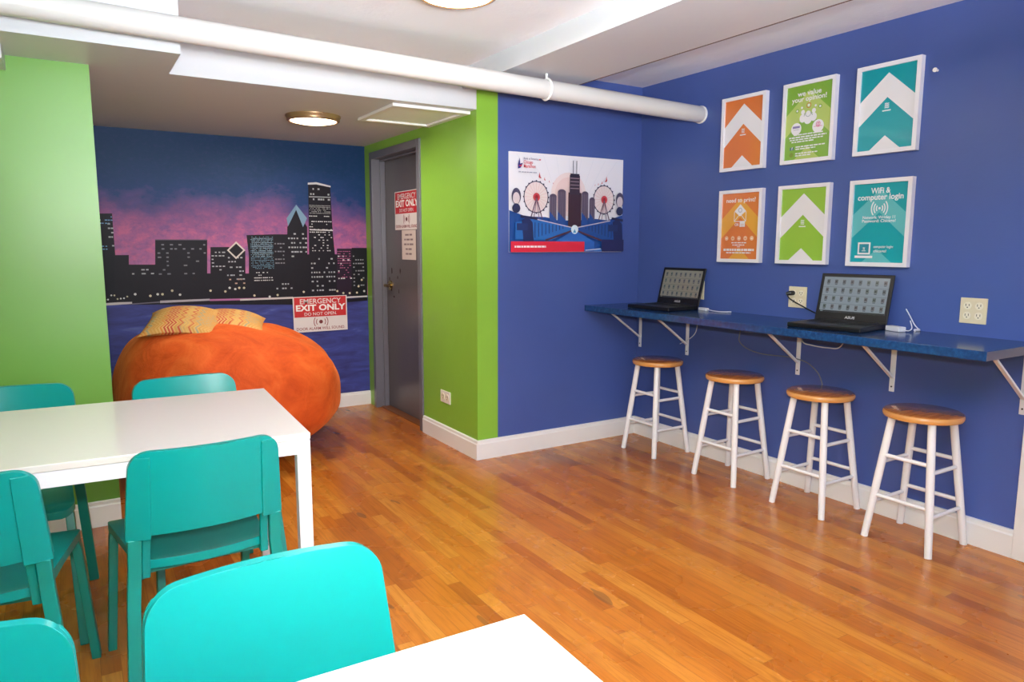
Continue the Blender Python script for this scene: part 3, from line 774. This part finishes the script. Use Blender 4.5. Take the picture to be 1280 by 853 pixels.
def wifi(a, w, h):
    chevron(a, w, h, TEL)
    a.text('WiFi &', w / 2, h * .875, .038, PW, .025, width=w * .36)
    a.text('computer login', w / 2, h * .795, .038, PW, .025, width=w * .84)
    cx, cy = w * .5, h * .685
    a.disc(cx, cy, .006, PW, 12)
    for r in (.016, .028, .041):
        for t_ in (0, PI): a.arc(cx, cy, r, .0055, t_ - .75, t_ + .75, PW, 10, 1.15)
    a.text('Network: Wrigley 11', w / 2, h * .555, .02, PW, .02, width=w * .6)
    a.text('Password: Chicago!', w / 2, h * .51, .02, PW, .02, width=w * .62)
    x0, y0 = w * .14, h * .1
    a.rect(x0, y0, x0 + w * .24, y0 + h * .155, PW); a.rect(x0 + .008, y0 + .008, x0 + w * .24 - .008, y0 + h * .155 - .008, (40, 130, 150))
    logo(a, x0 + w * .12, y0 + h * .06, .011, PW)
    a.rect(x0 - .014, y0 - .018, x0 + w * .24 + .014, y0 - .006, PW)
    a.text('computer login:', w * .44, h * .185, .018, PW, .015, align='LEFT', width=w * .36)
    a.text('chicago!', w * .44, h * .13, .018, PW, .02, align='LEFT', width=w * .24)
framed('white framed orange poster with white chevron, top left of the six', 3.10, 1.783, plain, ORG)
framed('white framed green poster asking we value your opinion, top middle of the six', 2.667, 1.786, opinion, LID)
framed('white framed teal poster with white chevron, top right of the six', 2.235, 1.788, plain, TEA)
framed('white framed orange poster asking need to print, bottom left of the six', 3.094, 1.246, printp, ORG)
framed('white framed green poster with white chevron, bottom middle of the six', 2.667, 1.246, plain, LIM)
framed('white framed teal poster about WiFi and computer login, bottom right of the six', 2.236, 1.243, wifi, TEA)

# ------------------------------------------------------------------ marathon poster on the blue back wall
po = thing('wall_poster', 'unframed city collage poster with two ferris wheels on the blue wall', 'poster', (2.34, B, 1.3))
PWd, PH = .908, .615
bm = bmesh.new(); nx, nz = 24, 16; gridv = []
for i in range(nx + 1):
    for j in range(nz + 1):
        u, v = i / nx, j / nz
        gridv.append(bm.verts.new((u * PWd + (.004 * (1 - v)), -.003 - .003 * abs(math.sin(u * 7 + v * 2)) * (1 - v), v * PH + (0.004 * u * v))))
for i in range(nx):
    for j in range(nz):
        q = i * (nz + 1) + j
        bm.faces.new((gridv[q], gridv[q + nz + 1], gridv[q + nz + 2], gridv[q + 1]))
paper = obj('paper', bm, mat('poster_paper', (222, 220, 228), .35), po, smooth=True)
s = paper.modifiers.new('thick', 'SOLIDIFY'); s.thickness = .0008
a = Art(.32, tagname='mara'); w, h = PWd, PH
a.rect(0, 0, w, h, (224, 222, 230))
NV = (34, 34, 72); DB = (28, 70, 140); MB_ = (34, 96, 170); LB = (60, 120, 190); DR = (70, 40, 58)
for k in range(9): a.line(w * (.3 + .05 * k), h * .55, w * (.06 + .11 * k), h * .98, .0016, (204, 206, 220))
a.disc(w * .5, h * .6, .14, (226, 208, 208)); a.disc(w * .5, h * .6, .11, (222, 196, 196))
a.poly([(0, 0), (w, 0), (w, h * .40), (w * .86, h * .34), (w * .68, h * .36), (w * .6, h * .33), (w * .4, h * .33), (w * .3, h * .36), (w * .14, h * .36), (0, h * .42)], DB)
for cx_, sc in ((.22, 1), (.815, .95)):
    a.disc(w * cx_, h * .56, .094 * sc, NV, 40, ry=.1 * sc); a.disc(w * cx_, h * .56, .088 * sc, (222, 208, 208), 40, ry=.094 * sc)
    for k in range(20):
        t_ = 2 * PI * k / 20; a.line(w * cx_, h * .56, w * cx_ + .088 * sc * math.cos(t_), h * .56 + .094 * sc * math.sin(t_), .0015, (206, 150, 156))
        a.disc(w * cx_ + .095 * sc * math.cos(t_), h * .56 + .1 * sc * math.sin(t_), .006, (52, 50, 80), 6)
    a.disc(w * cx_, h * .56, .026, (190, 60, 70)); a.disc(w * cx_, h * .56, .013, (150, 30, 44))
    for s_ in (-1, 1):
        a.line(w * cx_, h * .55, w * cx_ + s_ * .045, h * .34, .007, (90, 54, 80)); a.line(w * cx_, h * .55, w * cx_ + s_ * .02, h * .34, .005, (120, 90, 110))
for x0, x1, y1 in ((.325, .385, .57), (.395, .465, .62), (.605, .665, .61), (.675, .725, .55)):
    a.rect(w * x0, h * .25, w * x1, h * y1, (78, 66, 88)); a.disc(w * (x0 + x1) / 2, h * y1, w * (x1 - x0) / 2, (78, 66, 88), ry=.018)
    for k in range(4): a.rect(w * (x0 + .008 + k * (x1 - x0) / 4), h * .27, w * (x0 + .011 + k * (x1 - x0) / 4), h * y1, (126, 112, 130))
    a.poly([(w * x0, h * .25), (w * x1, h * .25), (w * x1, h * .33), (w * x0, h * .42)], DB)
a.rect(w * .485, h * .2, w * .6, h * .62, (52, 30, 46)); a.rect(w * .495, h * .6, w * .585, h * .80, (46, 34, 52)); a.rect(w * .5, h * .78, w * .58, h * .815, (30, 30, 50))
for k in range(4): a.rect(w * .5, h * (.66 + .035 * k), w * .58, h * (.667 + .035 * k), (150, 130, 140))
a.rect(w * .522, h * .8, w * .527, h * .95, NV); a.rect(w * .552, h * .8, w * .557, h * .95, NV)
for s_ in (-1, 1):
    c0 = .54
    a.poly([(w * c0, h * .245), (w * (c0 + s_ * .34), h * .34), (w * (c0 + s_ * .5 if s_ < 0 else .99), h * .30), (w * (c0 + s_ * .5 if s_ < 0 else .99), h * .13), (w * (c0 + s_ * .2), h * .12)], MB_ if s_ < 0 else DB)
    a.line(w * c0, h * .25, w * (c0 + s_ * .33), h * .335, .006, (190, 176, 196)); a.line(w * c0, h * .23, w * (c0 + s_ * .25), h * .12, .012, DR)
    for k in range(9): a.rect(w * (c0 + s_ * (.1 + .03 * k)) - .003, h * (.24 - .012 * k), w * (c0 + s_ * (.1 + .03 * k)) + .003, h * (.27 + .004 * k), (26, 44, 96))
    xx = c0 + s_ * .40
    a.poly([(w * (xx - .035), h * .1), (w * (xx + .05), h * .1), (w * (xx + .04), h * .3), (w * (xx - .0), h * .36), (w * (xx - .05), h * .32)], (26, 36, 84))
    a.line(w * (xx - .06), h * .36, w * min(.99, xx + .08), h * .34, .016, NV); a.rect(w * (xx - .09), h * .22, w * xx, h * .29, (28, 44, 96))
    xe = .045 if s_ < 0 else .955
    a.disc(w * xe, h * .56, .034, (70, 64, 90), 20, ry=.05); a.disc(w * xe, h * .54, .026, (204, 190, 196), 20, ry=.036); a.disc(w * xe, h * .44, .03, (40, 44, 80), 12, ry=.03)
a.poly([(w * .36, h * .1), (w * .54, h * .235), (w * .72, h * .1)], (40, 96, 176))
a.disc(w * .54, h * .235, .029, (206, 226, 236)); a.poly([(w * .525, h * .2), (w * .54, h * .24), (w * .555, h * .2)], (60, 140, 190))
a.rect(0, 0, w * .63, h * .108, (204, 34, 60)); a.rect(w * .63, 0, w * .72, h * .105, (40, 90, 170)); a.rect(w * .72, 0, w * .8, h * .03, (60, 110, 180)); a.rect(w * .79, 0, w, h * .13, (32, 34, 84))
a.line(w * .64, h * .015, w * .78, h * .03, .005, (210, 216, 230))
words(a, w * .03, w * .29, h * .045, .012, (240, 228, 232), rr)
for k, (x, y, s_) in enumerate(((.225, .76, .02), (.27, .735, .011), (.31, .715, .008), (.345, .7, .006), (.83, .76, .02), (.785, .73, .01), (.75, .715, .008), (.72, .705, .006))):
    sg = 1 if k < 4 else -1
    a.poly([(w * x, h * y), (w * x + s_ * .35 * sg, h * y + s_ * 1.5), (w * x + s_ * .6 * sg, h * y + s_ * .2), (w * x + s_ * 1.1 * sg, h * y - s_ * .4), (w * x + s_ * .3 * sg, h * y - s_ * .3)], (190, 60, 66))
a.poly([(w * .055, h * .875), (w * .068, h * .935), (w * .072, h * .88), (w * .095, h * .89), (w * .075, h * .84), (w * .055, h * .83)], (40, 44, 120))
a.poly([(w * .06, h * .86), (w * .09, h * .875), (w * .08, h * .85)], (200, 50, 70))
a.text('Bank of America', w * .1, h * .925, .018, (110, 110, 140), .01, align='LEFT', width=w * .12)
a.rect(w * .226, h * .925, w * .24, h * .937, (200, 60, 80))
a.text('Chicago', w * .1, h * .885, .028, (206, 70, 84), .015, align='LEFT', width=w * .075)
a.text('Marathon', w * .1, h * .845, .028, (206, 70, 84), .015, align='LEFT', width=w * .095)
words(a, w * .06, w * .21, h * .795, .006, (150, 150, 170), rr)
a.done('poster_print', po, basis((.002, -.0075, .001), (1, 0, .003), (0, 0, 1)))

# ------------------------------------------------------------------ tables
tm = mat('table_white', (224, 216, 208), .22, coat=.3)
tl = mat('table_frame', (236, 234, 238), .3)
def table(label, corner, rz, L=1.27, Dp=.785, H=.77):
    """corner = far-right... local origin at the right edge, near side; table runs to -x and +y"""
    t = thing('dining_table', label, 'table', (corner[0], corner[1], 0), rz, 'white rectangular dining tables')
    obj('tabletop', BX(-L, 0, 0, Dp, H - .02, H), tm, t, bev=.0025, seg=3)
    k = .042
    bm = bmesh.new()
    box(bm, -L + k, -k, .002, .022, H - .064, H - .0205); box(bm, -L + k, -k, Dp - .022, Dp - .002, H - .064, H - .0205)
    box(bm, -L + .002, -L + .022, k, Dp - k, H - .064, H - .0205); box(bm, -.022, -.002, k, Dp - k, H - .064, H - .0205)
    obj('apron', bm, tl, t)
    for x in (-L + .001, -k):
        for y in (.001, Dp - k): obj('leg', BX(x, x + k - .001, y, y + k - .001, .004, H - .0202), tl, t, bev=.003)
    return t
table('white rectangular table beside the orange bean bag, with four chairs around it', (.597, 2.143), math.radians(-2.8))
table('white table cut off by the bottom edge, only its corner in view', (.568 - .02, .884 - .785), math.radians(-1.6))

# ------------------------------------------------------------------ chairs
tq = mat('turquoise_plastic', (0, 134, 128), .3, spec=.35)
n = N(tq); n.bump(n.noise(n.obj(), 900, 2), .05, .0006)
tf = mat('turquoise_steel', (0, 128, 118), .35)
def back_y(z):                      # rear surface line of the backrest edges, leaning back
    return -.236 - .055 * max(0, (z - .44)) / .36 - .01 * max(0, z - .6)
def shell(rows, xs_fn, pos, th, ax):
    """closed shell from a grid: pos(u, v)->Vector, th thickness along vector ax"""
    bm = bmesh.new(); nu = 28; F = []; Bk = []
    for v in rows:
        a_ = []; b_ = []
        for i in range(nu + 1):
            p = pos(-1 + 2 * i / nu, v); a_.append(bm.verts.new(p)); b_.append(bm.verts.new(p + ax * th))
        F.append(a_); Bk.append(b_)
    for r in range(len(rows) - 1):
        for i in range(nu):
            bm.faces.new((F[r][i], F[r][i + 1], F[r + 1][i + 1], F[r + 1][i]))
            bm.faces.new((Bk[r][i + 1], Bk[r][i], Bk[r + 1][i], Bk[r + 1][i + 1]))
    def strip(a_, b_):
        for i in range(len(a_) - 1): bm.faces.new((a_[i], b_[i], b_[i + 1], a_[i + 1]))
    strip(F[0], Bk[0]); strip(Bk[-1], F[-1])
    strip([f[0] for f in F][::-1], [f[0] for f in Bk][::-1]); strip([f[-1] for f in F], [f[-1] for f in Bk])
    return bm
ZT, ZB, RC = .805, .565, .05
def half_w(z):
    w_ = .207 - .016 * (z - ZB) / (ZT - ZB)
    if z > ZT - RC:
        d = z - (ZT - RC); w_ -= RC - math.sqrt(max(0, RC * RC - d * d))
    return w_
def bow(s): return -.04 * (1 - s * s)
rows = [ZB, ZB + .008, .585, .6, .64, .68, .72] + [ZT - RC + RC * math.sin(PI / 2 * k / 10) for k in range(11)]
def make_chair(label, loc, rz):
    t = thing('dining_chair', label, 'chair', loc, rz, 'turquoise plastic dining chairs')
    W0 = .205
    def bp(s, z):
        x = s * half_w(z); return Vector((x, back_y(z) + bow(x / W0), z))
    bk = obj('backrest', shell(rows, None, bp, .020, Vector((0, 1, 0))), tq, t, bev=.007, seg=4, ang=50)
    # raised side sleeves on the rear of the backrest
    for sgn_ in (-1, 1):
        bm = bmesh.new(); R1 = []; rws = [q for q in rows if q < ZT - .012]
        rws = [ZB - .012] + rws
        for z in rws:
            hw = half_w(max(z, ZB)); xo = hw + .001; xi = .147 - .006 * (z - ZB) / .27
            if xo - xi < .012: xi = xo - .012
            line_ = []
            for k in range(4):
                x = xo + (xi - xo) * k / 3
                line_.append((sgn_ * x, back_y(z) + bow(x / W0) - .005))
            ring = [bm.verts.new((p[0], p[1], z)) for p in line_] + [bm.verts.new((p[0], p[1] + .012, z)) for p in line_[::-1]]
            R1.append(ring)
        for A_, B_ in zip(R1, R1[1:]):
            for k in range(8): bm.faces.new((A_[k], A_[(k + 1) % 8], B_[(k + 1) % 8], B_[k]))
        bm.faces.new(R1[0]); bm.faces.new(R1[-1][::-1])
        obj('side_sleeve', bm, tq, bk, bev=.0025, seg=2, ang=40)
    # seat: dished, rounded front
    def sp_(s, v):
        y = -.215 + v * .43
        hw = .170 + .05 * v
        d = v - .86
        if d > 0: hw -= .05 - math.sqrt(max(0, .05 ** 2 - (d / .14 * .05) ** 2)) if d < .14 else .05
        z = .468 - .010 * (1 - s * s) * math.sin(PI * min(1, v * 1.05)) + .004 * v
        if v > .85: z -= .016 * ((v - .85) / .15) ** 2
        if v < .12: z += .008 * ((.12 - v) / .12) ** 2
        yy = y - .028 * (1 - s * s) * (1 - v) ** 2
        return Vector((s * hw, yy, z))
    sr = [0, .02, .06, .12, .25, .4, .55, .7, .8] + [.86 + .14 * math.sin(PI / 2 * k / 8) for k in range(9)]
    obj('seat', shell(sr, None, sp_, .026, Vector((0, 0, -1))), tq, t, bev=.006, seg=3, ang=50)
    # seat rails
    bm = bmesh.new()
    for sgn_ in (-1, 1): bar(bm, [(sgn_ * .160, -.215, .44), (sgn_ * .186, .165, .44)], .02, .024)
    box(bm, -.18, .18, -.2, -.18, .43, .446)
    obj('seat_frame', bm, tf, t)
    for sgn_ in (-1, 1):
        # rear leg: from inside the sleeve, past the seat, kinking back to the floor
        bm = bmesh.new()
        bar(bm, [(sgn_ * .186, back_y(.558) - .001, .558), (sgn_ * .188, back_y(.47) - .001, .47), (sgn_ * .192, -.24, .42), (sgn_ * .196, -.243, .37), (sgn_ * .216, -.27, 0)], .034, .022)
        obj('leg', bm, tf, t, bev=.003)
        bm = bmesh.new()
        bar(bm, [(sgn_ * .156, back_y(.56) + .004, .562), (sgn_ * .158, -.232, .49), (sgn_ * .16, -.222, .43)], .022, .018)
        obj('seat_strap', bm, tq, t, bev=.003)
        bm = bmesh.new()
        bar(bm, [(sgn_ * .196, .165, .452), (sgn_ * .200, .185, .41), (sgn_ * .220, .262, 0)], .026, .030)
        obj('leg', bm, tf, t, bev=.003)
    return t
r_ = math.radians
ch = make_chair('turquoise chair at near side of the far table, beside its right table leg', (.272, 2.352, 0), r_(3))
dup(ch, (-.257, 2.345, 0), r_(-7), 'turquoise chair at near side of the far table, cut by left picture edge')
dup(ch, (.392, 2.86, 0), r_(184), 'turquoise chair on the bean bag side of the far table, half behind it')
dup(ch, (-.235, 2.965, 0), r_(180 - 5), 'turquoise chair against the green wall behind the far table')
dup(ch, (.264, .897, 0), r_(182), 'nearest turquoise chair, brightly lit, tucked in at the cut-off front table')
dup(ch, (-.235, .883, 0), r_(180 - 2), 'turquoise chair in the bottom left corner, only its backrest top in view')

# ------------------------------------------------------------------ bean bag and cushions
om = mat('orange_suede', (214, 84, 24), .75)
n = N(om); o_ = n.obj()
v1 = n.noise(o_, 4.2, 6, .62, 1.0); v2 = n.noise(o_, 18, 4, .65, .6)
c = n.ramp(v1, [(.3, (186, 66, 22)), (.5, (214, 88, 32)), (.72, (230, 112, 50))])
c = n.mix(n.math('MULTIPLY', v2, .3), c, col(196, 70, 18))
n.link(c, n.b.inputs['Base Color'])
n.b.inputs['Sheen Weight'].default_value = .5; n.b.inputs['Sheen Roughness'].default_value = .4
n.b.inputs['Sheen Tint'].default_value = col(255, 150, 80); n.b.inputs['Specular IOR Level'].default_value = .2
n.bump(n.noise(o_, 5, 5, .6, .9), .45, .05)
bag = bmesh.new(); NU, NV_ = 96, 48
BCX, BCY = .862, 4.86
rings = []
for j in range(NV_ + 1):
    ph = -PI / 2 + PI * j / NV_
    ring = []
    for i in range(NU):
        th = 2 * PI * i / NU
        def se(c_, e): return math.copysign(abs(c_) ** e, c_)
        cx_, cy_ = se(math.cos(th), .9), se(math.sin(th), .9)
        r = abs(math.cos(ph)) ** .62; z = se(math.sin(ph), .85)
        X_ = cx_ * r * .685; Y_ = cy_ * r * .68
        zc = .40
        Z_ = zc + z * (.44 if z > 0 else .41)
        # flat under side, belly above the floor
        if Z_ < 0.0: Z_ = 0.0
        # narrower towards the floor
        k = 1 - .30 * max(0, (.30 - Z_) / .30) ** 1.6
        # slope down to the right hand side, higher shoulder at the left
        Z_ += (Z_ / .84) * (-.045 * (X_ / .7) - .055 * max(0, X_ / .7) ** 2 + .02 * max(0, -X_ / .7))
        P_ = Vector((X_ * k, Y_ * k, Z_))
        nd = noise.noise(Vector((X_ * 2.6, Y_ * 2.6, Z_ * 2.6))) * .035 + noise.noise(Vector((X_ * 6 + 9, Y_ * 6, Z_ * 6))) * .014
        # gathered folds at the right and left flanks
        fold = .012 * math.sin(th * 9 + 3 * Z_) * max(0, abs(math.cos(th)) - .5)
        dirv = Vector((X_, Y_, (Z_ - .35) * .8)); dirv.normalize() if dirv.length > 0 else None
        w0 = min(1, Z_ / .08)
        P_ += dirv * (nd + fold) * w0
        P_.z = max(0, P_.z)
        ring.append(P_)
    rings.append(ring)
vr = [[bag.verts.new(p) for p in r] for r in rings]
for a_, b_ in zip(vr, vr[1:]):
    for i in range(NU): bag.faces.new((a_[i], a_[(i + 1) % NU], b_[(i + 1) % NU], b_[i]))
bag.faces.new(vr[0][::-1]); bag.faces.new(vr[-1])
bmesh.ops.remove_doubles(bag, verts=bag.verts, dist=.0005)
bagt = thing('bean_bag', 'huge orange suede bean bag on the floor below the skyline mural', 'bean bag', (BCX, BCY, 0))
bo = obj('cover', bag, om, bagt, smooth=True)
sd = bo.modifiers.new('sub', 'SUBSURF'); sd.levels = 1; sd.render_levels = 1

pm2 = mat('chevron_fabric', (214, 160, 90), .8)
n = N(pm2); o_ = n.obj(); X, Y, Z = n.xyz(o_)
col_i = n.math('FLOOR', n.math('DIVIDE', X, .055))
tri = n.math('ABSOLUTE', n.math('SUBTRACT', n.math('FRACT', n.math('DIVIDE', Y, .062)), .5))
ph = n.math('ADD', X, n.math('MULTIPLY', tri, .05))
fr = n.math('FRACT', n.math('DIVIDE', ph, .019))
band = n.math('FLOOR', n.math('DIVIDE', ph, .019))
w1 = n.new('ShaderNodeTexWhiteNoise', noise_dimensions='1D'); n.link(band, w1.inputs['W'])
bandc = n.ramp(w1.outputs['Value'], [(0, (186, 70, 50)), (.25, (206, 122, 50)), (.5, (196, 142, 70)), (.75, (210, 168, 96)), (.9, (146, 148, 124))], 'CONSTANT')
ground = n.ramp(n.noise(o_, 9, 3), [(.35, (212, 172, 108)), (.55, (204, 152, 84)), (.68, (158, 152, 124))])
cf = n.mix(n.math('LESS_THAN', fr, .52), ground, bandc)
patch = n.ramp(n.noise(o_, 7, 2), [(.45, (0, 0, 0, 1)), (.6, (1, 1, 1, 1))])
cf = n.mix(n.math('MULTIPLY', patch, .4), cf, col(206, 150, 80))
n.link(cf, n.b.inputs['Base Color']); n.bump(n.noise(o_, 300, 2), .2, .001)
def cushion(label, loc, rot, W, Dp, T):
    t = thing('throw_cushion', label, 'cushion', loc, 0, 'patterned cushions on the bean bag'); t.rotation_euler = rot
    bm = bmesh.new(); K = 26; top = {}; bot = {}
    for i in range(K + 1):
        for j in range(K + 1):
            u, v = -1 + 2 * i / K, -1 + 2 * j / K
            x = u * W / 2 * (1 - .10 * (1 - v * v) * abs(u) ** 3 * 0 - .07 * (1 - abs(v) ** 2.2) * abs(u))
            y = v * Dp / 2 * (1 - .07 * (1 - abs(u) ** 2.2) * abs(v))
            zz_ = T / 2 * ((1 - abs(u) ** 2.6) * (1 - abs(v) ** 2.6)) ** .55
            zz_ += .004 * noise.noise(Vector((u * 2, v * 2, 1)))* (1 - max(abs(u), abs(v)))
            sag = -.03 * u * u
            top[i, j] = bm.verts.new((x, y, zz_ + sag))
            bot[i, j] = top[i, j] if max(abs(u), abs(v)) > .999 else bm.verts.new((x, y, -zz_ * .8 + sag))
    for i in range(K):
        for j in range(K):
            bm.faces.new((top[i, j], top[i + 1, j], top[i + 1, j + 1], top[i, j + 1]))
            q = (bot[i, j + 1], bot[i + 1, j + 1], bot[i + 1, j], bot[i, j])
            try: bm.faces.new(q)
            except ValueError: pass
    bmesh.ops.remove_doubles(bm, verts=bm.verts, dist=.0003)
    obj('cushion_cover', bm, pm2, t, smooth=True)
    return t
cushion('orange and yellow chevron cushion on the left of the bean bag top', (.575, 4.73, .885), (r_(14), r_(2), r_(-17)), .44, .44, .12)
cushion('chevron cushion with a grey patch lying right of the other cushion on bean bag', (.86, 4.82, .876), (r_(7), r_(6), r_(-14)), .42, .40, .09)

# ------------------------------------------------------------------ light, world, camera
wd = bpy.data.worlds.new('world'); bpy.context.scene.world = wd; wd.use_nodes = True
wd.node_tree.nodes['Background'].inputs[0].default_value = (.8, .85, 1, 1); wd.node_tree.nodes['Background'].inputs[1].default_value = .3
fl = bpy.data.lights.new('camera_flash', 'SPOT'); fl.spot_size = math.radians(90); fl.spot_blend = 1; fl.shadow_soft_size = .035; fl.energy = 310; fl.color = (1, .98, .96)
fo = bpy.data.objects.new('camera_flash', fl); C.objects.link(fo)
fo.location = (-.02, -.02, 1.34 + .16)
Mx = Matrix.Identity(3)
for i in range(3): Mx[i][0] = CR[i]; Mx[i][1] = CU[i]; Mx[i][2] = -_fw[i]
fo.rotation_euler = Mx.to_euler()

# point fill added behind the camera to brighten the ceiling
pl = bpy.data.lights.new('fill_point', 'POINT'); pl.shadow_soft_size = .12; pl.energy = 30; pl.color = (.84, .93, 1)
po_ = bpy.data.objects.new('fill_point', pl); C.objects.link(po_); po_.location = (.25, -.75, 1.3)

bl = bpy.data.lights.new('bounce_fill', 'AREA'); bl.shape = 'DISK'; bl.size = .7; bl.energy = 275; bl.spread = math.radians(118); bl.color = (.84, .92, 1)  # added up-light to brighten the ceiling, standing for bounced flash
bo_ = bpy.data.objects.new('bounce_fill', bl); C.objects.link(bo_); bo_.location = (.45, -.5, 1.5); bo_.rotation_euler = (math.radians(180 - 36), 0, math.radians(-14))

cam = bpy.data.cameras.new('camera'); cam.sensor_width = 36; cam.lens = _f * 36 / 1280; cam.clip_start = .02
co = bpy.data.objects.new('camera', cam); C.objects.link(co); co.location = (0, 0, _h); co.rotation_euler = Mx.to_euler()
sc_ = bpy.context.scene; sc_.camera = co
sc_.view_settings.view_transform = 'Standard'; sc_.view_settings.look = 'None'; sc_.view_settings.gamma = 1
sc_.view_settings.use_curve_mapping = False; sc_.view_settings.exposure = -.3
